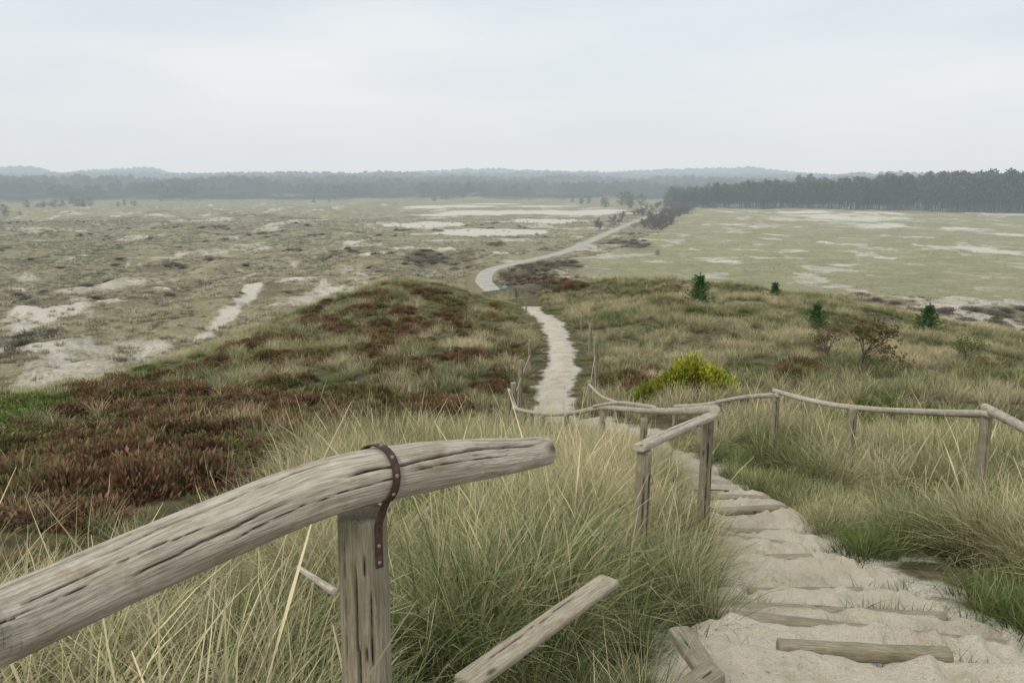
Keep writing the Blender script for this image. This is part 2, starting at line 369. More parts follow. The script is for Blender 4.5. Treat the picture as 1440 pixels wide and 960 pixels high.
# ---------- wood ----------
def woodmat(name,c0,c1,c2,green=0.0):
    m,nt=newmat(name)
    lp=N(nt,'ShaderNodeAttribute',attribute_name='lp').outputs['Vector']
    ck=N(nt,'ShaderNodeAttribute',attribute_name='crack').outputs['Fac']
    wv=N(nt,'ShaderNodeTexNoise'); wv.inputs['Scale'].default_value=6; wv.inputs['Detail'].default_value=2; L(nt,lp,wv.inputs['Vector'])
    wa=N(nt,'ShaderNodeVectorMath',operation='MULTIPLY_ADD'); L(nt,wv.outputs['Color'],wa.inputs[0]); wa.inputs[1].default_value=(.012,.012,0); L(nt,lp,wa.inputs[2])
    mp=N(nt,'ShaderNodeMapping'); mp.inputs['Scale'].default_value=(1,1,.05); L(nt,wa.outputs[0],mp.inputs[0])
    mp2=N(nt,'ShaderNodeMapping'); mp2.inputs['Scale'].default_value=(1,1,.022); L(nt,wa.outputs[0],mp2.inputs[0])
    f=noise(nt,mp.outputs[0],200,9,.7); f2=noise(nt,mp2.outputs[0],420,3,.6); bg=noise(nt,lp,9,6,.65)
    c=ramp(nt,f,[(.30,c0),(.47,c1),(.66,c2)])
    c=mixc(nt,.35,c,ramp(nt,bg,[(.3,.32),(.7,.72)]),'OVERLAY')
    fine=ramp(nt,f2,[(.32,0.15),(.40,1.)]); c=mixc(nt,.55,c,fine,'MULTIPLY')
    br=ramp(nt,noise(nt,lp,13,4,.6),[(.54,0.),(.68,.45)]); c=mixc(nt,br,c,(.27,.19,.11),'MIX')
    if green: c=mixc(nt,math_(nt,'MULTIPLY',ramp(nt,noise(nt,lp,5,4,.6),[(.45,0.),(.6,1.)]),green),c,(.14,.17,.08))
    vo=N(nt,'ShaderNodeTexVoronoi'); mp3=N(nt,'ShaderNodeMapping'); mp3.inputs['Scale'].default_value=(1,1,.45); L(nt,lp,mp3.inputs[0]); L(nt,mp3.outputs[0],vo.inputs['Vector']); vo.inputs['Scale'].default_value=8
    kn=ramp(nt,vo.outputs['Distance'],[(.05,1.),(.09,.5),(.14,0.)]); c=mixc(nt,math_(nt,'MULTIPLY',kn,.8),c,(.06,.042,.028))
    c=mixc(nt,ck,c,(.022,.017,.012))
    hh=math_(nt,'ADD',f,math_(nt,'MULTIPLY',f2,.6))
    finish(nt,bsdf(nt,c,.8,.2,bump(nt,hh,.7,.006)),False); return m
wood=woodmat('weathered_wood',(.23,.195,.145),(.45,.395,.315),(.66,.595,.49))
woodp=woodmat('post_wood',(.15,.125,.08),(.29,.25,.18),(.44,.385,.285),.3)
def tube(P,Rd,nl,na,seed=0,rough=.06,cracks=(),square=0.,flat=1.0,mat=None,name='log',parent=None,rot=0,upv=(0,0,1)):
    P=catmull(np.array(P,float),.02) if len(P)>2 else np.array([np.array(P[0])*(1-t)+np.array(P[1])*t for t in np.linspace(0,1,nl)])
    s=np.concatenate([[0],np.cumsum(np.linalg.norm(np.diff(P,axis=0),axis=1))]); Lt=s[-1]
    si=np.linspace(0,Lt,nl); P=np.stack([np.interp(si,s,P[:,i]) for i in range(3)],1)
    Rd=np.interp(si,np.linspace(0,Lt,len(Rd)),Rd)
    T=np.gradient(P,axis=0);T/=np.linalg.norm(T,axis=1)[:,None]
    up=np.array(upv,float)
    if abs(T[0]@up)>.9: up=np.array([0,1.,0])
    B=np.cross(T,up);B/=np.linalg.norm(B,axis=1)[:,None];U=np.cross(B,T)
    th=np.linspace(0,2*math.pi,na,endpoint=False)+rot
    ct,st=np.cos(th),np.sin(th)
    if square>0:
        q=(np.abs(ct)**(4)+np.abs(st)**(4))**(-1/4.); q=1+(q-1)*square
    else: q=np.ones(na)
    rad=Rd[:,None]*q[None,:]
    g=(fbm(ct[None,:]*1.5+seed*7.3+si[:,None]*3,st[None,:]*1.5+si[:,None]*1.2,3,seed)-.5)
    g2=(fbm(th[None,:]*9/6.28*2.5+si[:,None]*.3,si[:,None]*1.5+th[None,:]*0,3,seed+5)-.5)*np.ones_like(rad)
    rad=rad*(1+rough*2*g+rough*.7*g2)
    crk=np.zeros_like(rad)
    for (a0,a1,s0,s1,w,dp) in cracks:
        sc=(si-s0*Lt)/((s1-s0)*Lt+1e-9); ang=a0+(a1-a0)*sc+.22*(fbm(si*11,si*0+a0,4,seed+int(a0*10))-.5)
        on=sstep(0,.12,sc)*(1-sstep(.88,1,sc))*(0.4+1.2*fbm(si*16,si*0+3+a0,3,seed+3))
        dth=np.abs((th[None,:]-ang[:,None]+math.pi)%(2*math.pi)-math.pi)
        gs=np.exp(-(dth/w)**2)*on[:,None]; rad=rad*(1-dp*gs); crk=np.maximum(crk,np.clip(gs*1.5-.35,0,1))
    Vv=P[:,None,:]+rad[:,:,None]*(ct[None,:,None]*B[:,None,:]+flat*st[None,:,None]*U[:,None,:])
    lp=np.stack([rad*ct[None,:],rad*st[None,:],si[:,None]*np.ones_like(rad)],-1)+seed*1.7
    Vv=Vv.reshape(-1,3);lp=lp.reshape(-1,3);crk=crk.ravel();Fa=grid_faces(nl,na,True)
    nv=len(Vv); extV=[];extl=[];extF=[];extc=[]
    base=nv
    for e,(idx,sg) in enumerate(((0,-1),(nl-1,1))):
        ring=np.arange(na)+idx*na; prev=ring
        for kk,(sc_,pp) in enumerate(((.86,.10),(.45,.12),(.02,.12))):
            nv2=P[idx]+(Vv[ring]-P[idx])*sc_+sg*T[idx]*Rd[idx]*pp*1.2
            ids=base+np.arange(na); base+=na
            extV.append(nv2); l2=lp[ring].copy(); l2[:,:2]=(l2[:,:2]-seed*1.7)*sc_+seed*1.7; extl.append(l2); extc.append(crk[ring]*sc_)
            q1=np.stack([prev,np.roll(prev,-1),np.roll(ids,-1),ids],1); extF.append(q1 if sg>0 else q1[:,::-1]); prev=ids
    Vv=np.vstack([Vv]+extV);lp=np.vstack([lp]+extl);crk=np.concatenate([crk]+extc);Fa=np.vstack([Fa]+extF)
    return link(name,mkmesh(name,Vv,Fa,[mat or wood],{'lp':('FLOAT_VECTOR',lp),'crack':('FLOAT',crk)},smooth=True),parent)
def empty(name):
    e=bpy.data.objects.new(name,None); bpy.context.scene.collection.objects.link(e); return e
# edge boards half buried at the step noses (straight, squared)
for kk in range(1,15):
    ja=int(nc*rng.uniform(.10,.30)); jb=int(nc*rng.uniform(.50,.85)); ends=[]
    for j in (ja,jb):
        i=np.argmax(S[:,j]>(edges[kk]-.03)); ends.append((x[i,j],y[i,j],z[max(i-6,0),j]-.045))
    if abs(ends[0][1]-ends[1][1])>2 or ends[0][1]>9 or min(ends[0][1],ends[1][1])<3.1: continue
    tube(ends,[.042,.038],60,28,100+kk,.14,square=.7,flat=1.0,name='edge_board_%d'%kk,parent=steps,mat=woodp)
rl=empty('wooden_railing')
tube([W(-330,990,.92),W(-120,925,1.02),W(0,878,1.14),W(150,812,1.26),W(300,748,1.36),W(430,696,1.45),W(530,669,1.52),W(640,650,1.64),W(715,642,1.74),W(768,634,1.82)],
  [.056,.058,.060,.060,.059,.058,.056,.052,.044,.033],640,140,2,.10,
  [(1.15,1.35,.30,.62,.03,.16),(2.0,2.35,.42,.66,.03,.16),(.55,.9,.60,.98,.045,.22),(1.6,1.5,.1,.4,.03,.12),(2.45,2.2,.74,.97,.035,.16),(.2,.35,.33,.55,.03,.14),(1.9,2.0,.70,.84,.03,.15),(1.35,1.2,.82,1.0,.035,.2),(2.9,2.8,.2,.7,.03,.12),(.0,.2,.45,.7,.02,.1),(.8,.7,.2,.45,.02,.1),(.3,.4,.7,.9,.02,.1),(1.7,1.75,.55,.7,.02,.1),(.45,.5,.12,.3,.02,.1)],name='log_rail',parent=rl)
pt=W(509,722,1.53); pb=(pt[0]-.015,pt[1]+.02,pt[2]-1.15)
tube([pb,pt],[.056,.050],200,80,5,.05,[(4.75,4.85,.05,.99,.05,.3),(4.2,4.25,.3,.9,.025,.14),(5.4,5.3,.5,1,.025,.15),(5.9,5.9,.1,.8,.03,.12),(4.5,4.45,.5,.97,.02,.1)],square=.35,mat=woodp,name='post',parent=rl)
stm,nt=newmat('rusty_metal'); p=N(nt,'ShaderNodeTexCoord').outputs['Object']
cs=ramp(nt,noise(nt,p,90,5,.6),[(.3,(.03,.018,.015)),(.55,(.07,.033,.025)),(.75,(.14,.07,.045))]); finish(nt,bsdf(nt,cs,.6,.4,bump(nt,noise(nt,p,300,3),.4,.002)),False)
def ribbon(P,wdir,w,th,name,parent,mat):
    P=np.array(P,float); wdir=np.array(wdir,float)
    if wdir.ndim==1: wdir=np.tile(wdir,(len(P),1))
    T=np.gradient(P,axis=0);T/=np.linalg.norm(T,axis=1)[:,None]
    wdir=wdir-T*np.sum(wdir*T,1)[:,None]; wdir/=np.linalg.norm(wdir,axis=1)[:,None]
    Nr=np.cross(T,wdir)
    rings=np.stack([P-wdir*w/2-Nr*th/2,P+wdir*w/2-Nr*th/2,P+wdir*w/2+Nr*th/2,P-wdir*w/2+Nr*th/2],1).reshape(-1,3)
    Fa=grid_faces(len(P),4,True); Fa=np.vstack([Fa,[[3,2,1,0]],[[len(P)*4-4+i for i in range(4)]]])
    return link(name,mkmesh(name,rings,Fa,[mat]),parent)
c0=np.array(W(531,667,1.52)); ax=np.array(W(600,656,1.59))-np.array(W(470,683,1.48)); ax/=np.linalg.norm(ax)
Bx=np.cross(ax,[0,0,1]);Bx/=np.linalg.norm(Bx);Ux=np.cross(Bx,ax)
th=np.linspace(math.radians(-50),math.radians(215),60)
pts=[c0+ (.0605)*(math.cos(t_)*Bx+math.sin(t_)*Ux)+ax*(.020*math.cos(t_-.5)-.004) for t_ in th]
tx,ty=pt[0]+.040,pt[1]-.043
tail=[np.array([tx,ty,pts[0][2]-.020-k*.012]) for k in range(11)][::-1]
for k in range(len(tail)):
    f_=k/(len(tail)-1); tail[k]=tail[k]*(1-max(0,f_-.75)*2.2)+np.array([pts[0][0],pts[0][1],tail[k][2]])*(max(0,f_-.75)*2.2)
full=catmull(np.array(tail+pts[::2]),.006)
wd1=np.array([.85,.5,0])/np.linalg.norm([.85,.5,0]); fz=np.clip((full[:,2]-(pts[0][2]-.04))/.04,0,1); wdir=ax[None,:]*fz[:,None]+wd1[None,:]*(1-fz[:,None])
ribbon(full,wdir,.016,.003,'strap',rl,stm)
nm,nt=newmat('nail_metal'); finish(nt,bsdf(nt,(.22,.2,.18),.5,.5),False)
def nail(c,n,name,parent,r=.004):
    n=Vector(n).normalized(); q=n.to_track_quat('Z','Y').to_matrix()
    Vv=[];na=10
    for rr_,zz in ((r,-.001),(r,.001),(r*.7,.0022),(0.0002,.0026)):
        for k in range(na):
            a_=2*math.pi*k/na; v=q@Vector((rr_*math.cos(a_),rr_*math.sin(a_),zz)); Vv.append([c[0]+v.x,c[1]+v.y,c[2]+v.z])
    link(name,mkmesh(name,Vv,grid_faces(4,na,True),[nm]),parent)
for i,k in enumerate((6,14,22,30,38)):
    cc_=pts[k]; nn=(cc_-c0); nn-=ax*(nn@ax); nail(cc_+nn/np.linalg.norm(nn)*.0018,nn,'nail_%d'%(i+1),rl)
for i,k in enumerate((1,4)): nail(tail[k]+np.array([.5,-.85,0])*.0018,(.5,-.85,0),'nail_%d'%(i+6),rl)
def post(u,v,Y,d,par,seed,lean=(0,0),mat=None,name='post'):
    t=W(u,v,Y); zb=Hs(t[0],t[1])-.35
    return tube([(t[0]+lean[0],t[1]+lean[1],zb),t],[d/2*1.05,d/2*.95],40,24,seed,.08,[(4.7,4.8,.1,1,.12,.14),(3.9,3.9,.3,.95,.08,.1)],square=.3,mat=mat or woodp,name=name,parent=par)
def rail(pts,d,par,seed,name='rail'):
    P3=[W(*q) for q in pts]
    if len(P3)==2:
        a_,b_=map(np.array,P3); P3=[a_,(a_+b_)/2-np.array([0,0,.02]),b_]
    return tube(P3,[d/2*1.05,d/2*.95],80,20,seed,.14,[(1.5,1.7,.1,.9,.12,.12)],mat=wood,name=name,parent=par)
fl=empty('wooden_fence')
post(906,634,5.0,.105,fl,11,(-.02,0)); post(996,584,6.05,.10,fl,12,(.0,.0))
tube([W(898,630,4.93),W(950,606,5.5),W(1008,582,6.12)],[.045,.045],80,32,13,.06,[(1.4,1.7,.05,.95,.08,.1)],square=.9,flat=.55,name='split_rail',parent=fl)
post(906,588,8.9,.09,fl,14); post(848,573,11.6,.09,fl,15); post(797,582,14.2,.10,fl,16); post(763,584,15.6,.10,fl,17); post(748,578,16.6,.09,fl,52)
post(722,538,18.7,.15,fl,18,(.06,0)); post(717,550,18.2,.10,fl,62,(-.05,0)); post(733,506,23.5,.14,fl,19,(-.08,0)); post(745,478,30,.12,fl,20);post(748,455,41,.13,fl,21);post(742,443,50,.13,fl,63);post(740,426,60,.13,fl,22);post(730,418,66,.12,fl,23)
rail([(1006,576,6.05),(960,578,7.3),(906,577,8.9),(848,573,11.6)],.075,fl,24)
rail([(920,573,8.4),(870,566,10.6),(835,571,12)],.05,fl,54)
rail([(850,572,11.5),(800,581,14.2),(765,583,15.6)],.08,fl,25); rail([(770,582,15.4),(722,574,17.9)],.09,fl,26); rail([(727,577,17.8),(716,548,18.8)],.09,fl,27)
rail([(722,562,18.8),(733,530,23.5),(745,500,30)],.022,fl,28)
fr_=empty('wooden_fence')
post(1388,579,7.7,.11,fr_,31,(.05,0)); post(1200,574,10.4,.11,fr_,32); post(1092,552,11.6,.11,fr_,33); post(1011,566,14,.11,fr_,34); post(950,570,15.6,.11,fr_,35)
post(868,567,18,.12,fr_,36); post(829,536,20,.12,fr_,37); post(837,474,25.5,.13,fr_,38,(.1,0)); post(830,456,33,.13,fr_,39); post(818,444,43,.12,fr_,40); post(806,430,55,.12,fr_,53)
rail([(1560,665,5.0),(1470,617,6.3),(1385,573,7.8)],.095,fr_,41)
rail([(1392,582,7.6),(1300,579,9.0),(1205,573,10.4),(1140,563,11),(1088,549,11.6)],.075,fr_,42)
rail([(1094,555,11.5),(1050,558,12.8),(1008,565,14)],.075,fr_,43); rail([(1014,566,13.9),(950,571,15.6)],.08,fr_,44)
rail([(985,577,14.6),(920,576,16.4),(848,574,18.5)],.09,fr_,55)
rail([(868,566,18),(845,556,19),(828,540,20)],.07,fr_,45); rail([(829,552,20),(833,522,22.5),(837,500,25.5)],.022,fr_,46)
def plank(name,a_,b_,w,tk,seed,mat=None):
    return tube([a_,b_],[w/2,w/2],80,48,seed,.03,[(1.2,1.3,.1,.9,.05,.1)],square=1.0,flat=tk/w,mat=mat or wood,name=name)
plA=W(856,816,3.2); plB=W(655,960,2.45)
plank('wooden_plank',plA,plB,.105,.035,61,woodmat('plank_wood',(.20,.165,.11),(.38,.33,.24),(.52,.46,.35)))
plank('wooden_stake',W(955,888,2.9),W(1000,952,2.6),.09,.05,62,woodp)
plank('timber_block',W(955,985,2.4),W(1002,950,2.55),.10,.08,63,woodp)
tube([W(420,798,2.3),W(470,832,2.1)],[.008,.012],30,12,64,.1,name='broken_stick')
# ---------- vegetation materials ----------
def vegmat(name,green,dry,dark=.4,haze=True,transl=.3):
    m,nt=newmat(name)
    d=N(nt,'ShaderNodeAttribute',attribute_name='dry').outputs['Fac']
    sh=N(nt,'ShaderNodeAttribute',attribute_name='shade').outputs['Fac']
    ti=N(nt,'ShaderNodeAttribute',attribute_name='tint',attribute_type='INSTANCER').outputs['Fac']
    rd=N(nt,'ShaderNodeObjectInfo').outputs['Random']
    f=math_(nt,'ADD',d,math_(nt,'SUBTRACT',ti,.5),True)
    c=mixc(nt,f,green,dry)
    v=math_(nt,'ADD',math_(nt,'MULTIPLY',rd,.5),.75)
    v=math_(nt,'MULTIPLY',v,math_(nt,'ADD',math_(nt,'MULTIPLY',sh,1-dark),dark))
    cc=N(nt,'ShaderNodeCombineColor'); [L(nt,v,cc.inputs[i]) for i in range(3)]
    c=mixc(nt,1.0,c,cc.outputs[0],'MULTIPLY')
    b=bsdf(nt,c,.6,.25)
    if transl>0:
        tr=N(nt,'ShaderNodeBsdfTranslucent'); L(nt,c,tr.inputs[0]); mx=N(nt,'ShaderNodeMixShader'); mx.inputs[0].default_value=transl
        L(nt,b,mx.inputs[1]);L(nt,tr.outputs[0],mx.inputs[2]); b=mx.outputs[0]
    finish(nt,b,haze); return m
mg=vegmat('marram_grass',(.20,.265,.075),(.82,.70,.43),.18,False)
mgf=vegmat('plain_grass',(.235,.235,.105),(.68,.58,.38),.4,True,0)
mh=vegmat('heather',(.17,.18,.065),(.225,.115,.07),.3,False,.15)
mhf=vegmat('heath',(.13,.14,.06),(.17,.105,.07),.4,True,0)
mgr=vegmat('green_leaves',(.13,.21,.04),(.36,.36,.06),.4,False)
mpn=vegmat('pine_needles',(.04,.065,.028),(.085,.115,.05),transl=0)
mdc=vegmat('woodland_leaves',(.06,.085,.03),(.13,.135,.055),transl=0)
mps=vegmat('sapling_needles',(.07,.15,.045),(.17,.27,.08),.4,False,.2)
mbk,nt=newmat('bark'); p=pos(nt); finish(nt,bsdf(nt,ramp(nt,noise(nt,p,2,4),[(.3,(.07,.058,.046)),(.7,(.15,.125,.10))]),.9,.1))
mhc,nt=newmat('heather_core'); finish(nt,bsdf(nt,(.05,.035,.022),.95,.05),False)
def tuft(name,n,Lr,w,rad,lean=(.05,.7),curv=(.3,1.5),segs=5,dryp=.5,mat=None,stalks=0,seed=0,wind=0.):
    g=np.random.default_rng(seed); nn=n+stalks
    ph=g.uniform(0,2*math.pi,nn); rb=rad*np.sqrt(g.uniform(0,1,nn)); pb_=ph+g.normal(0,.8,nn)
    bx=rb*np.cos(pb_);by=rb*np.sin(pb_)
    Ln=g.uniform(Lr[0],Lr[1],nn); th0=g.uniform(*lean,nn)*(.4+.6*rb/rad); cu=g.uniform(*curv,nn)
    if wind:
        ph=np.where(g.random(nn)<wind,g.normal(0,.9,nn),ph)
    wd_=w*g.uniform(.45,1.4,nn); dry=np.clip(np.where(g.random(nn)<dryp,g.uniform(.55,1,nn),g.uniform(0,.35,nn)),0,1)
    if stalks: Ln[n:]*=1.35; cu[n:]*=.35; th0[n:]*=.5; dry[n:]=.95; wd_[n:]*=.7
    t=np.linspace(0,1,segs+1)
    cx=np.zeros((nn,segs+1));cz_=np.zeros((nn,segs+1))
    for k in range(1,segs+1):
        tm=(t[k]+t[k-1])/2; th_=th0+cu*tm**1.6; ds=Ln/segs
        cx[:,k]=cx[:,k-1]+np.sin(th_)*ds; cz_[:,k]=cz_[:,k-1]+np.cos(th_)*ds
    sw=g.normal(0,.09,nn)[:,None]*Ln[:,None]*t**2
    x=bx[:,None]+cx*np.cos(ph)[:,None]-sw*np.sin(ph)[:,None]; y=by[:,None]+cx*np.sin(ph)[:,None]+sw*np.cos(ph)[:,None]; z=np.maximum(cz_,-0.02)-.03
    sd=ph+math.pi/2+g.normal(0,.5,nn); wt=np.array([1,1,.9,.7,.45,.08]) if segs==5 else np.linspace(1,.1,segs+1)
    ox=np.cos(sd)[:,None]*wd_[:,None]*wt/2; oy=np.sin(sd)[:,None]*wd_[:,None]*wt/2
    if stalks and segs==5:
        wk=np.array([1,.9,.8,.8,3.0,1.0])*.5; ox[n:]=np.cos(sd[n:])[:,None]*wd_[n:][:,None]*wk/2*1.3; oy[n:]=np.sin(sd[n:])[:,None]*wd_[n:][:,None]*wk/2*1.3
    A1=np.stack([x-ox,y-oy,z],-1);A2=np.stack([x+ox,y+oy,z],-1)
    Vv=np.stack([A1,A2],2).reshape(-1,3)
    b0=(np.arange(nn)*(segs+1)*2)[:,None]+(np.arange(segs)*2)[None,:]
    Fa=np.stack([b0,b0+1,b0+3,b0+2],-1).reshape(-1,4)
    dr=np.repeat(dry,(segs+1)*2)
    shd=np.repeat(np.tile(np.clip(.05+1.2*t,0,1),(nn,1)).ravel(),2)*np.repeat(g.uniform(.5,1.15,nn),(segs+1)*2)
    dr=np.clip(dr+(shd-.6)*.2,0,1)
    me=mkmesh(name,Vv,Fa,[mat or mg],{'dry':('FLOAT',dr),'shade':('FLOAT',shd)},smooth=True)
    return bpy.data.objects.new(name,me)
def sprigmesh(name,pts,up,ln,wd,dry,shade,mat,g,extra=None):
    n=len(pts); up=up/(np.linalg.norm(up,axis=1)[:,None]+1e-9); a_=g.normal(size=(n,3)); sd=np.cross(up,a_); sd/=np.linalg.norm(sd,axis=1)[:,None]+1e-9
    l_=(ln*g.uniform(.6,1.3,n))[:,None]; w_=(wd*g.uniform(.6,1.3,n))[:,None]
    Vv=np.stack([pts,pts+up*l_*.5+sd*w_*.5,pts+up*l_,pts+up*l_*.5-sd*w_*.5],1).reshape(-1,3)
    Fa=np.arange(4*n).reshape(-1,4); dr=np.repeat(dry,4); sh=np.repeat(shade,4); mats=[mat]; mi=np.zeros(n,int)
    if extra is not None:
        ev,ef,em=extra; Fa=np.vstack([Fa,ef+len(Vv)]); Vv=np.vstack([Vv,ev]); dr=np.append(dr,np.ones(len(ev))); sh=np.append(sh,np.ones(len(ev))); mats.append(em); mi=np.append(mi,np.ones(len(ef),int))
    return mkmesh(name,Vv,Fa,mats,{'dry':('FLOAT',dr),'shade':('FLOAT',sh)},matidx=mi)
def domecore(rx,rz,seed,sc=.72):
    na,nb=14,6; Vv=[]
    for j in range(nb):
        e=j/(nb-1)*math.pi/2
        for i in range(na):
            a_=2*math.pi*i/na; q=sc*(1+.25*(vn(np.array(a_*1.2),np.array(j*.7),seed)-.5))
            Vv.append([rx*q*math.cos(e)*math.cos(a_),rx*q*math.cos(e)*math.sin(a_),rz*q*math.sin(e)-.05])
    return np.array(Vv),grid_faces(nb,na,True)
def heather(name,n,rx,rz,ln,wd,seed,dryp=.75,mat=None,core=True):
    g=np.random.default_rng(seed); a_=g.uniform(0,2*math.pi,n); e=np.arcsin(g.uniform(0,1,n))
    lump=.6+.8*fbm(np.cos(a_)*np.cos(e)*2.2+seed*3+5,np.sin(a_)*np.cos(e)*2.2+5,3,seed)
    q=g.uniform(.62,1.0,n)*lump
    d=np.stack([np.cos(e)*np.cos(a_),np.cos(e)*np.sin(a_),np.sin(e)],1); pts=d*q[:,None]*np.array([rx,rx,rz])-np.array([0,0,.03])
    up=d*.7+np.array([0,0,.8])+g.normal(0,.3,(n,3))
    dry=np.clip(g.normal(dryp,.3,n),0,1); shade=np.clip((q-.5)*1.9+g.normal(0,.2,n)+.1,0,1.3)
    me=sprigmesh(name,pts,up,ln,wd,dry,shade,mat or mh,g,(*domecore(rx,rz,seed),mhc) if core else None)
    return bpy.data.objects.new(name,me)
def trunkpoly(p0,p1,r0,r1,k=5):
    p0=np.array(p0,float);p1=np.array(p1,float);T=p1-p0;T/=np.linalg.norm(T)+1e-9;a=np.cross(T,[.3,.9,.1]);a/=np.linalg.norm(a);b=np.cross(T,a)
    th=np.arange(k)*2*math.pi/k; r=np.cos(th)[:,None]*a+np.sin(th)[:,None]*b
    return np.vstack([p0+r*r0,p1+r*r1]),grid_faces(2,k,True)
class Acc:
    def __init__(s): s.v=[];s.f=[];s.n=0
    def add(s,vf): v,f=vf; s.v.append(v);s.f.append(f+s.n);s.n+=len(v)
    def get(s): return np.vstack(s.v),np.vstack(s.f)
def pine(name,hgt,seed,nleaf=420,crown0=.45,wide=.2,leaf=.75,round_=False,mat=None):
    g=np.random.default_rng(seed); A_=Acc(); A_.add(trunkpoly((0,0,-.5),(g.normal(0,.2),g.normal(0,.2),hgt*.9),hgt*.014,hgt*.005))
    pts=[];nc_=13
    for i in range(nc_):
        z=hgt*(crown0+(1-crown0)*(i+.5)/nc_*.98); f=(i+.5)/nc_
        rr_=hgt*wide*(math.sin(math.pi*min(1,f*.85+.15))**.7 if round_ else (1-f)**.4*.95+.12)*g.uniform(.55,1.15)
        for k in range(3):
            a_=g.uniform(0,6.28); cx=rr_*.65*math.cos(a_);cy=rr_*.65*math.sin(a_); cz_=z+g.normal(0,hgt*.015)
            A_.add(trunkpoly((0,0,z-hgt*.03),(cx,cy,cz_),hgt*.004,hgt*.0015,3))
            m_=nleaf//(nc_*3); q=g.normal(size=(m_,3))*np.array([rr_*.34,rr_*.34,hgt*.022]); pts.append(q+[cx,cy,cz_])
    pts=np.vstack(pts)
    n=len(pts); up=g.normal(size=(n,3))+np.array([0,0,.5])
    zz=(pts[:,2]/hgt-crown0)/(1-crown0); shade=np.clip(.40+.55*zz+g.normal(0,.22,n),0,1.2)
    return bpy.data.objects.new(name,sprigmesh(name,pts,up,leaf,leaf*.8,g.uniform(0,1,n),shade,mat or mpn,g,(*A_.get(),mbk)))
def sapling(name,hgt,seed):
    g=np.random.default_rng(seed); A_=Acc(); A_.add(trunkpoly((0,0,-.2),(0,0,hgt*.97),hgt*.022,hgt*.006)); P_=[];U_=[]
    for i in range(9):
        z=hgt*(.08+.76*i/8); ll=hgt*.55*(1-i/11.5)*g.uniform(.75,1.15)
        for k in range(7):
            a_=k*.9+g.uniform(0,.6)+i; up_=.35+.6*i/8; d=np.array([math.cos(a_),math.sin(a_),up_]);d/=np.linalg.norm(d); l2=ll*g.uniform(.5,1.2)
            A_.add(trunkpoly((0,0,z),d*l2+[0,0,z],hgt*.008,hgt*.003,3))
            t_=g.uniform(.2,1.05,44); P_.append(d*t_[:,None]*l2+[0,0,z]); U_.append(d+g.normal(0,.75,(44,3))+[0,0,.2])
    t_=g.uniform(.8,1.05,40); P_.append(np.stack([0*t_,0*t_,t_*hgt],1)); U_.append(g.normal(0,.5,(40,3))+[0,0,1])
    P_=np.vstack(P_);U_=np.vstack(U_);n=len(P_)
    return sprigmesh(name,P_,U_,hgt*.09,hgt*.026,g.uniform(0,1,n),np.clip(g.normal(.75,.25,n),0,1.2),mps,g,(*A_.get(),mbk))
def baretree(name,hgt,seed,thick=1.0,leafm=None,nl=0,depth=4):
    g=np.random.default_rng(seed);A_=Acc();tips=[]
    def br(p,d,l,r,k):
        q=p+d*l; A_.add(trunkpoly(p,q,r,r*.62,3 if k<3 else 5))
        if k<=2: tips.append((q,d))
        if k==0: return
        for _ in range(3):
            nd=d+g.normal(0,.5,3); nd[2]+=.12; nd/=np.linalg.norm(nd); br(q if _ else p+d*l*.7,nd,l*g.uniform(.6,.85),r*.6,k-1)
    for s_ in range(3):
        d=np.array([g.normal(0,.3),g.normal(0,.3),1]); d/=np.linalg.norm(d); br(np.array([g.normal(0,.1*hgt*.3),g.normal(0,.1*hgt*.3),-.1]),d,hgt*.3,hgt*.016*thick,depth)
    v,f=A_.get()
    if nl:
        ti=[tips[i] for i in g.integers(0,len(tips),nl)]; P_=np.array([t[0] for t in ti])+g.normal(0,hgt*.035,(nl,3)); U_=g.normal(size=(nl,3))
        return sprigmesh(name,P_,U_,hgt*.045,hgt*.035,g.uniform(0,1,nl),np.clip(g.normal(.7,.25,nl),0,1.1),leafm,g,(v,f,mbk))
    return mkmesh(name,v,f,[mbk])
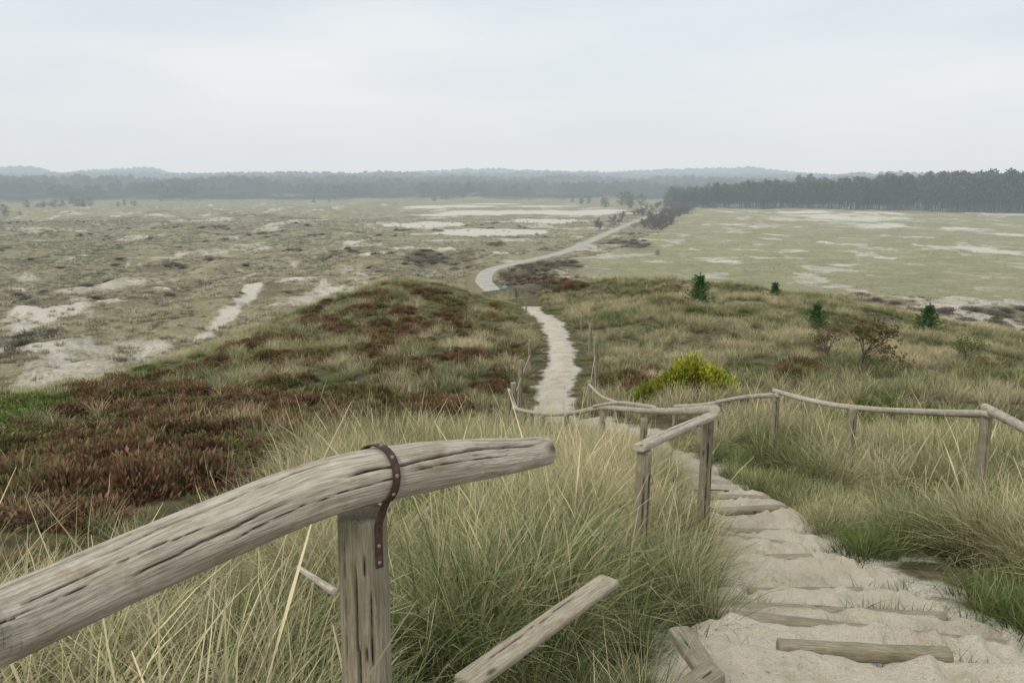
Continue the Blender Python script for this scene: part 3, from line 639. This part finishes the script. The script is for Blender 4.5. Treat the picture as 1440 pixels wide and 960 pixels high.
def scatter(name,pts,rotz,scl,idx,tint,sources,tilt=None):
    col=bpy.data.collections.new(name+'_source')
    for i,o in enumerate(sources): o.name='%s_src_%02d'%(name,i); col.objects.link(o)
    n=len(pts); rot=np.zeros((n,3)); rot[:,2]=rotz
    if tilt is not None: rot[:,:2]=tilt
    scl=np.asarray(scl); scl=np.repeat(scl[:,None],3,1) if scl.ndim==1 else scl
    me=bpy.data.meshes.new(name); me.vertices.add(n); me.vertices.foreach_set('co',np.asarray(pts,np.float32).ravel())
    for an,ty,arr in (('rot','FLOAT_VECTOR',rot),('scl','FLOAT_VECTOR',scl),('idx','INT',idx),('tint','FLOAT',tint)):
        at=me.attributes.new(an,ty,'POINT'); at.data.foreach_set('value' if ty in('FLOAT','INT') else 'vector',np.asarray(arr,np.int32 if ty=='INT' else np.float32).ravel())
    o=link(name,me); ng=bpy.data.node_groups.new(name+'_gn','GeometryNodeTree')
    ng.interface.new_socket('Geometry',in_out='INPUT',socket_type='NodeSocketGeometry'); ng.interface.new_socket('Geometry',in_out='OUTPUT',socket_type='NodeSocketGeometry')
    gi=ng.nodes.new('NodeGroupInput');go=ng.nodes.new('NodeGroupOutput');ip=ng.nodes.new('GeometryNodeInstanceOnPoints'); ci=ng.nodes.new('GeometryNodeCollectionInfo')
    ci.inputs['Collection'].default_value=col; ci.inputs['Separate Children'].default_value=True; ci.inputs['Reset Children'].default_value=True
    def na_(nm_,ty):
        q=ng.nodes.new('GeometryNodeInputNamedAttribute'); q.data_type=ty; q.inputs['Name'].default_value=nm_; return q.outputs['Attribute']
    ng.links.new(gi.outputs[0],ip.inputs['Points']); ng.links.new(ci.outputs[0],ip.inputs['Instance']); ip.inputs['Pick Instance'].default_value=True
    ng.links.new(na_('idx','INT'),ip.inputs['Instance Index']); ng.links.new(na_('rot','FLOAT_VECTOR'),ip.inputs['Rotation']); ng.links.new(na_('scl','FLOAT_VECTOR'),ip.inputs['Scale'])
    ng.links.new(ip.outputs[0],go.inputs[0]); md=o.modifiers.new('scatter','NODES'); md.node_group=ng
    print(name,n); return o
HP=[hit(u,v,6) for u,v in [(-90,600),(0,580),(150,545),(300,512),(400,462),(455,428),(600,408),(700,435),(715,520),(660,590),(570,620),(470,655),(400,690),(300,760),(100,820),(-90,850)]]
HP2=[hit(u,v,5) for u,v in [(-90,612),(0,590),(200,552),(360,550),(450,610),(420,690),(310,740),(200,800),(60,840),(-90,850)]]
def hmask(x,y):
    wx=x+(fbm(x/3,y/3,3,101)-.5)*2.5; wy=y+(fbm(x/3+9,y/3,3,102)-.5)*4
    nn_=fbm(x/1.9,y/2.6,3,103)
    m=inpoly(wx,wy,HP)*sstep(.46,.51,nn_)
    m=np.maximum(m,inpoly(wx,wy,HP2)*sstep(.35,.40,nn_))
    return m
def wedge(n,y0,y1,pw=1.0,slope=.80,mar=2.5):
    yy=y0+(y1-y0)*rng.random(int(n))**(pw); w_=slope*yy+mar; xx=rng.uniform(-1,1,int(n))*w_; return xx,yy
# near grass
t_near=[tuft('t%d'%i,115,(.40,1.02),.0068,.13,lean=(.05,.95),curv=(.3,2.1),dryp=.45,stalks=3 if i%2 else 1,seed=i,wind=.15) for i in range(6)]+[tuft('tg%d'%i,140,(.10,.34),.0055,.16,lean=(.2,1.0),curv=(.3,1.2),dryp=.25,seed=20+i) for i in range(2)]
x,y=wedge(8400,.9,14,.6,.85,1.5)
keep=np.hypot(x,y)>1.15
hwk=np.where(y<9.3,HW(y),.42)
dw=dwalk(x,y)-hwk; cl_=fbm(x/.8,y/.8,3,201); dn=.2+1.5*sstep(.43,.6,cl_)
xc_=np.interp(y,walkS[:,1],walkS[:,0]); right=(x>xc_)
hm=hmask(x,y)
lft=(x<-.35*y+.2)
short=(right&(dw<.45)&(y<9))|(rng.random(len(x))<.20)
short|=right&(fbm(x/1.5,y/1.5,2,205)<.38)
short|=lft&(y>4)&(cl_<.5)
bare=right&(dw<.9)&(y<6)&(fbm(x*1.3,y*1.3,3,208)<.48)
keep&=~bare
keep&=(dw>np.where(short,.0,np.where(right,.25,np.where(y>8.5,-.05,-.02))))&(rng.random(len(x))<np.where((hm>.4)&(y>4.5),.05,dn+np.where(~right&(dw<1.0),.4,np.where(right,.25,0))))
dpl=dist_poly(x,y,np.array([plA[:2],plB[:2],(plB[0]*.8,plB[1]*.8)]))
keep&=(dpl>.08)
x,y,short,dw,right,dpl,lft=x[keep],y[keep],short[keep],dw[keep],right[keep],dpl[keep],lft[keep]; n=len(x)
idx=np.where(short,rng.integers(6,8,n),rng.integers(0,6,n))
tint=.50+(fbm(x/1.0,y/1.0,3,207)-.5)*1.9+rng.normal(0,.10,n)-np.where(short,.20,0)-np.where(right&(y<12),.05,0)
sc_=rng.uniform(.6,1.08,n)*np.where(short,1.,np.clip(.6+.5*dw,.72,1.0))
sc_*=np.where((x>-.6)&(x<.9)&(y<3)&(y>0),.82,1)*np.where((dpl<.4)&(y<3.2),.6,1)*np.where(lft&(y>3.2),.68,1)
pts_=np.stack([x,y,H(x,y)],1)
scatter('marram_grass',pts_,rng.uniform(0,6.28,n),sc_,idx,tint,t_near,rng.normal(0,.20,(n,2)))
P_=[]
for kk in range(1,15):
    for _ in range(22):
        s0=edges[kk]+rng.uniform(-.04,.12); i=min(np.searchsorted(s,s0),len(ws)-1); w_=rng.choice([-1,-1,1])*abs(rng.normal(.80,.34))*HW(ws[i,1])
        P_.append((ws[i,0]+Nn[i,0]*w_,ws[i,1]+Nn[i,1]*w_))
P_=np.array(P_); zz=H0(P_[:,0],P_[:,1])-.04; n=len(P_)
t_w=[tuft('w%d'%i,60,(.04,.15),.005,.10,lean=(.2,1.1),curv=(.3,1.2),dryp=.15,segs=4,seed=320+i) for i in range(2)]
scatter('path_weeds',np.stack([P_[:,0],P_[:,1],zz],1),rng.uniform(0,6.28,n),rng.uniform(.5,1.5,n),rng.integers(0,2,n),rng.uniform(.2,.5,n),t_w)
# mid grass
t_mid=[tuft('m%d'%i,66,(.35,.80),.013,.20,dryp=.6,segs=4,seed=50+i) for i in range(4)]+[tuft('ms%d'%i,76,(.12,.3),.012,.22,lean=(.2,1.),curv=(.3,1.2),segs=3,dryp=.35,seed=60+i) for i in range(2)]
x,y=wedge(34000,13,78,.62,.72,2)
z=H(x,y); dw=dwalk(x,y); hm=hmask(x,y); nz=fbm(x/1.6,y/2.0,3,211)
keep=(z>-14.5)&(dw>np.where(y<18,.50,.56)+.001*y)&(rng.random(len(x))<np.where(hm>.4,.06,.2+1.2*sstep(.38,.58,nz)))
x,y,z,dw=x[keep],y[keep],z[keep],dw[keep];n=len(x)
shortm=((fbm(x/2.5,y/2.8,3,215)<.45)&(y>18))|((dw<1.1)&(y>19))|((np.abs(x+.5)<2.0)&(y>56))
idx=np.where(shortm,rng.integers(4,6,n),rng.integers(0,4,n)); tint=.60+(fbm(x/2,y/2.5,3,217)-.5)*2.0-.2*shortm
sc_=rng.uniform(.65,1.1,n)*np.clip(.5+.3*dw,.6,1)
scatter('marram_grass',np.stack([x,y,z],1),rng.uniform(0,6.28,n),sc_,idx,tint,t_mid,rng.normal(0,.14,(n,2)))
# plain tussocks
t_far=[tuft('f%d'%i,40,(.3,.65),.055,.40,dryp=.6,segs=3,lean=(.1,.9),seed=80+i,mat=mgf) for i in range(4)]
x,y=wedge(90000,48,330,.75,.72,4); z=H(x,y); dr=droad(x,y); fd=inpoly(x,y,FIELD); pn=inpoly(x,y,PANS)
nz=fbm(x/5,y/6,4,221)
def gidx(x,y):
    a_=np.arctan2(x,y); r_=np.hypot(x,y); j=np.clip(np.searchsorted(az,a_),0,ncl-1); i=np.clip((np.log(r_/rr[0])/np.log(rr[1]/rr[0])).round().astype(int),0,nrw-1); return i*ncl+j
sd_=sand[gidx(x,y)]; hd_=heath[gidx(x,y)]
keep=(z<-13.)&(dr>2.6)&(rng.random(len(x))<np.where(fd,.12,np.where(pn,.15,.2+1.5*sstep(.46,.60,nz)))*np.where(sd_>.25,.15,1))&(hd_<.6)
x,y,z,fd=x[keep],y[keep],z[keep],fd[keep];n=len(x)
scatter('dune_grass',np.stack([x,y,z],1),rng.uniform(0,6.28,n),rng.uniform(.6,1.25,n)*np.where(fd,.38,1),rng.integers(0,4,n),.52+(fbm(x/8,y/10,3,227)-.5)*1.7+.2*fd,t_far)
# heather
hs=[heather('h%d'%i,1000,.46,.40,.10,.032,i,dryp=.8) for i in range(4)]+[heather('hg%d'%i,900,.42,.32,.10,.03,10+i,dryp=.15) for i in range(2)]
x,y=wedge(16000,4.6,66,.72,.72,3); hm=hmask(x,y); z=H(x,y); dw=dwalk(x,y)
keep=(hm>.3)&(dw>1.6)&(z>-14.5)&(rng.random(len(x))<.75); x,y,z=x[keep],y[keep],z[keep]
ex=[]
def mound(u,v,du,dv,n_,s_=1.0):
    for _ in range(n_):
        q=hit(u+rng.normal(0,du*.5),v+rng.normal(0,dv*.5),8); ex.append((q[0],q[1],s_))
mound(800,402,35,9,44,1.4); mound(760,395,40,7,30,1.2); mound(885,535,32,12,26,1.3); mound(1120,530,20,10,14,1.2); mound(920,412,40,6,14); mound(1180,470,50,15,10); mound(1390,520,30,15,10)
ex=np.array(ex); x=np.append(x,ex[:,0]);y=np.append(y,ex[:,1]); s2=np.append(rng.uniform(.45,1.15,len(z)),ex[:,2]*rng.uniform(.6,1.15,len(ex)))
z=H(x,y);n=len(x)
gz=fbm(x/2,y/3,2,301); idx=np.where((gz>.62)|(rng.random(n)<.16),rng.integers(4,6,n),rng.integers(0,4,n))
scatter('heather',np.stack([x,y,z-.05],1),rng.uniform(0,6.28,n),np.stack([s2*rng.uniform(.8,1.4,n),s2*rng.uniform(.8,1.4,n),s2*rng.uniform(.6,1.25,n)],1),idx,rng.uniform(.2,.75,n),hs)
hf=[heather('hf%d'%i,300,.9,.45,.22,.10,40+i,dryp=.7,mat=mhf) for i in range(3)]+[heather('hfg',300,.9,.5,.22,.10,47,dryp=.05,mat=mhf)]
x,y=wedge(26000,60,300,.8,.72,4); hd_=heath[gidx(x,y)]; z=H(x,y)
keep=(hd_>.40)&(z<-13)&(droad(x,y)>3)&(rng.random(len(x))<.5*hd_)&(dwalk(x,y)>2); x,y,z=x[keep],y[keep],z[keep];n=len(x)
scatter('heath_shrubs',np.stack([x,y,z-.1],1),rng.uniform(0,6.28,n),np.stack([rng.uniform(.6,1.5,n),rng.uniform(.6,1.5,n),rng.uniform(.5,1.2,n)],1),rng.integers(0,4,n),rng.uniform(.2,.8,n),hf)
mcb=vegmat('crowberry',(.13,.21,.045),(.26,.28,.08),.35,False,.15)
gb=[heather('gb%d'%i,1000,.55,.26,.09,.03,70+i,dryp=.1,mat=mcb) for i in range(2)]
L_=[]
for _ in range(300):
    t_=rng.random(); u=-30+430*t_; v=np.interp(u,[-30,0,200,400],[590,578,533,482])+rng.normal(4,8); q=hit(u,v,8)
    if q[1]<45 and fbm(np.array(q[0]/3),np.array(q[1]/3),2,7)>.45: L_.append(q)
for _ in range(60):
    q=hit(rng.normal(1260,50),rng.normal(600,14),8); L_.append(q)
for _ in range(50):
    q=hit(rng.normal(1330,70),rng.normal(660,25),7); L_.append(q)
L_=np.array(L_); n=len(L_)
scatter('crowberry',np.stack([L_[:,0],L_[:,1],H(L_[:,0],L_[:,1])-.04],1),rng.uniform(0,6.28,n),rng.uniform(.4,1.2,n),rng.integers(0,2,n),rng.uniform(.3,.7,n),gb)
def put(name,me,u,v,Y=None,rz=0,s=1):
    q=hit(u,v,8) if Y is None else W(u,v,Y)[:2]
    o=link(name,me); o.location=(q[0],q[1],Hs(q[0],q[1])-.03); o.rotation_euler[2]=rz; o.scale=(s,s,s); return o
mye=vegmat('yellow_leaves',(.25,.30,.04),(.74,.62,.05),.3,False)
for i,(u,v,rx_,rz_2,nn_,dp_) in enumerate([(972,560,.8,1.2,2600,.75),(945,563,.65,.9,1700,.6),(1003,558,.6,.85,1500,.65),(920,567,.55,.65,1200,.45)]):
    yb=heather('yb%d'%i,nn_,rx_,rz_2,.12,.065,90+i,dryp=dp_,mat=mye); put('yellow_shrub',yb.data,u,v,None,i)
mrd=vegmat('rust_leaves',(.15,.14,.05),(.32,.13,.045),.4,False)
put('rowan_shrub',baretree('rowan_shrub',2.4,3,1.0,mrd,1300),1205,515); put('rowan_shrub',baretree('rowan_shrub',1.7,4,1.0,mrd,600),1165,508)
put('green_shrub',baretree('green_shrub',1.5,6,1.2,mgr,700),1365,515); put('green_shrub',baretree('green_shrub',1.3,8,1.2,mgr,700),1240,608,None,0,.9)
for u,v,h_,sd_s in ((983,427,1.9,1),(1089,422,1.2,2),(1147,462,1.35,3),(1303,474,1.7,4)):
    put('pine_sapling',sapling('pine_sapling',h_,sd_s),u,v)
bt=[bpy.data.objects.new('bt',baretree('bt',4.6,i,2.1,depth=4)) for i in range(4)]
P_=[]
for _ in range(190):
    k=int(np.interp(rng.random(),[0,1],[len(roadS)*.33,len(roadS)*.84])); q=roadS[k]; tt=roadS[min(k+1,len(roadS)-1)]-roadS[k]; tt/=np.linalg.norm(tt); nn=np.array([tt[1],-tt[0]])
    P_.append(q+nn*rng.uniform(4,15)*rng.choice([1,1,1,1,1,-.6]))
P_=np.array(P_);n=len(P_)
scatter('bare_trees',np.stack([P_[:,0],P_[:,1],H(P_[:,0],P_[:,1])],1),rng.uniform(0,6.28,n),rng.uniform(.45,1.1,n),rng.integers(0,4,n),rng.random(n),bt)
pines=[pine('p%d'%i,17,i,620,(.30,.40,.48,.25)[i],(.21,.19,.17,.24)[i],.95) for i in range(4)]
x=[];y=[]
for _ in range(2300):
    u=rng.uniform(940,1900); d0=np.interp(u,[940,960,1100,1440,1900],[470,440,425,410,390]); q=PL(u,292); dirv=np.array(q)/np.linalg.norm(q); rr_=d0+rng.uniform(0,1)**1.3*110+(fbm(np.array(u/40.),np.array(0.),2,3)-.5)*20
    x.append(dirv[0]*rr_);y.append(dirv[1]*rr_)
x=np.array(x);y=np.array(y);n=len(x);uu=720+F*x/y*.98
hs_=np.interp(uu,[940,1000,1150,1440,1700],[.50,.66,.82,.97,1.0])*(.68+.54*fbm(x/18,y/18,3,5))*rng.uniform(.78,1.12,n)
scatter('pine_forest',np.stack([x,y,H(x,y)-.2],1),rng.uniform(0,6.28,n),hs_,rng.integers(0,4,n),rng.uniform(.2,.8,n),pines)
dec=[pine('d%d'%i,11,30+i,340,.08,.45,1.6,round_=True,mat=mdc) for i in range(5)]
a_=rng.uniform(-.80,.80,22000); r=640+2100*rng.random(22000)**1.5; x=r*np.sin(a_);y=r*np.cos(a_)
nz=fbm(x/90,y/110,3,401); keep=((r>720+80*(fbm(a_*20,a_*0,2,7)-.5)*2)|(nz>.62))&((nz>.38)|(r>1100))&~((a_>.19)&(r<720)); x,y,r=x[keep],y[keep],r[keep];n=len(x)
scatter('distant_forest',np.stack([x,y,H(x,y)-.6],1),rng.uniform(0,6.28,n),np.stack([np.interp(r,[700,2400],[1,1.7])*rng.uniform(.8,1.3,n)]*2+[np.interp(r,[700,1100],[.8,1.])*rng.uniform(.65,1.1,n)],1),rng.integers(0,5,n),rng.uniform(.2,.8,n),dec)
x=[];y=[];s_=[]
for u,v,k,sc1 in [(60,292,7,.35),(105,290,7,.35),(880,288,4,.55),(868,292,3,.4),(250,283,4,.25),(440,284,3,.25),(980,290,5,.6),(950,290,6,.75),(180,290,4,.22),(820,286,6,.35),(10,300,4,.3),(620,282,5,.3),(925,359,1,.10),(1000,293,4,.3)]:
    for _ in range(k):
        q=PL(u+rng.normal(0,14 if k>1 else 0),v+rng.normal(0,1.2 if k>1 else 0)); x.append(q[0]);y.append(q[1]);s_.append(sc1*rng.uniform(.6,1.2))
x=np.array(x);y=np.array(y);n=len(x); s_=np.array(s_)
dec2=[pine('q%d'%i,13,60+i,700,.05,.42,.8,round_=True,mat=mdc) for i in range(3)]
scatter('plain_trees',np.stack([x,y,H(x,y)-.2],1),rng.uniform(0,6.28,n),np.stack([s_*1.3,s_*1.3,s_],1),rng.integers(0,3,n),rng.uniform(.3,.9,n),dec2)
# ---------- hiker ----------
def plainmat(name,c_,r_=.8):
    m,nt=newmat(name); p=pos(nt); cc_=mixc(nt,.3,c_,ramp(nt,noise(nt,p,14,3),[(.3,.3),(.7,.7)]),'OVERLAY'); finish(nt,bsdf(nt,cc_,r_,.2),False); return m
def skin(name,vs,es,rs,mat,parent,root=0):
    me=bpy.data.meshes.new(name); me.from_pydata(vs,es,[]); me.materials.append(mat); o=link(name,me,parent)
    md=o.modifiers.new('skin','SKIN'); sl=me.skin_vertices[0].data
    for i,r_ in enumerate(rs): sl[i].radius=(r_,r_) if not isinstance(r_,tuple) else r_; sl[i].use_root=(i==root)
    s=o.modifiers.new('sub','SUBSURF'); s.levels=1; s.render_levels=2; return o
hk=empty('hiker'); q=W(710,420,88)
hk.location=(q[0],88,Hs(q[0],88)); hk.rotation_euler[2]=.3
skin('jacket',[(0,0,.92),(0,0,1.15),(0,0,1.38),(0,0,1.50),(.19,0,1.40),(.27,.04,1.14),(.24,-.12,.95),(-.19,0,1.40),(-.27,-.03,1.14),(-.24,-.16,.96)],[(0,1),(1,2),(2,3),(2,4),(4,5),(5,6),(2,7),(7,8),(8,9)],[(.17,.12),(.16,.12),(.17,.12),.06,.075,.055,.045,.075,.055,.045],plainmat('cyan_jacket',(.20,.46,.48)),hk)
skin('trousers',[(0,0,.93),(.10,0,.85),(.12,-.12,.48),(.12,-.02,.06),(-.10,0,.85),(-.12,.06,.48),(-.12,.22,.08)],[(0,1),(1,2),(2,3),(0,4),(4,5),(5,6)],[.14,.09,.065,.05,.09,.065,.05],plainmat('dark_trousers',(.03,.035,.05)),hk)
skin('boots',[(.12,-.02,.05),(.12,-.2,.04)],[(0,1)],[.05,.04],plainmat('boots',(.03,.02,.02)),hk); skin('boot',[(-.12,.22,.07),(-.12,.05,.04)],[(0,1)],[.05,.04],plainmat('boots2',(.03,.02,.02)),hk)
skin('head',[(0,0,1.48),(0,-.01,1.58),(0,-.015,1.68),(0,0,1.75)],[(0,1),(1,2),(2,3)],[.05,.075,.088,.05],plainmat('skin',(.45,.28,.2)),hk)
skin('hair',[(0,.03,1.62),(0,.03,1.72),(0,0,1.77)],[(0,1),(1,2)],[.08,.085,.055],plainmat('hair',(.05,.03,.02)),hk)
skin('hand_l',[(.24,-.12,.95),(.24,-.14,.84)],[(0,1)],[.035,.03],plainmat('skin2',(.45,.28,.2)),hk); skin('hand_r',[(-.24,-.16,.96),(-.24,-.18,.85)],[(0,1)],[.035,.03],plainmat('skin3',(.45,.28,.2)),hk)
# ---------- world / light / camera ----------
w=bpy.data.worlds.new('World'); bpy.context.scene.world=w; w.use_nodes=True; nt=w.node_tree
for n_ in list(nt.nodes): nt.nodes.remove(n_)
sky=N(nt,'ShaderNodeTexSky'); sky.sky_type='NISHITA'; sky.sun_disc=False; sky.sun_elevation=math.radians(42); sky.sun_rotation=math.radians(215)
tc=N(nt,'ShaderNodeTexCoord'); mp=N(nt,'ShaderNodeMapping'); mp.inputs['Scale'].default_value=(1,1,4.5); L(nt,tc.outputs['Generated'],mp.inputs[0])
cn=noise(nt,mp.outputs[0],1.9,6,.5)
ccol=ramp(nt,cn,[(.30,(.70,.77,.825)),(.5,(.80,.845,.875)),(.70,(.90,.92,.935))])
sz=N(nt,'ShaderNodeSeparateXYZ'); L(nt,tc.outputs['Generated'],sz.inputs[0])
hz=ramp(nt,sz.outputs[2],[(0.0,1.),(.16,0.)]); ccol=mixc(nt,math_(nt,'MULTIPLY',hz,.7),ccol,(.77,.785,.795))
b1=N(nt,'ShaderNodeBackground'); L(nt,ccol,b1.inputs[0]); b1.inputs[1].default_value=1.0
b2=N(nt,'ShaderNodeBackground'); L(nt,sky.outputs[0],b2.inputs[0]); b2.inputs[1].default_value=.1
mx=N(nt,'ShaderNodeMixShader'); mx.inputs[0].default_value=.06; L(nt,b1.outputs[0],mx.inputs[1]); L(nt,b2.outputs[0],mx.inputs[2])
wo=N(nt,'ShaderNodeOutputWorld'); L(nt,mx.outputs[0],wo.inputs[0])
sl=bpy.data.lights.new('sun','SUN'); sl.energy=1.5; sl.angle=math.radians(14); sl.color=(1,.93,.82)
so=bpy.data.objects.new('sun',sl); bpy.context.scene.collection.objects.link(so)
el=math.radians(42); rot=math.radians(215); sd=Vector((math.sin(rot)*math.cos(el),math.cos(rot)*math.cos(el),math.sin(el)))
so.rotation_euler=sd.to_track_quat('Z','Y').to_euler()
cam=bpy.data.cameras.new('camera'); cam.lens=28; cam.sensor_width=36; cam.clip_start=.05; cam.clip_end=9000
co=bpy.data.objects.new('camera',cam); bpy.context.scene.collection.objects.link(co); co.rotation_euler=(math.pi/2-PITCH,0,0); bpy.context.scene.camera=co
vs=bpy.context.scene.view_settings; vs.view_transform='Standard'; vs.look='None'; vs.exposure=0; vs.gamma=1
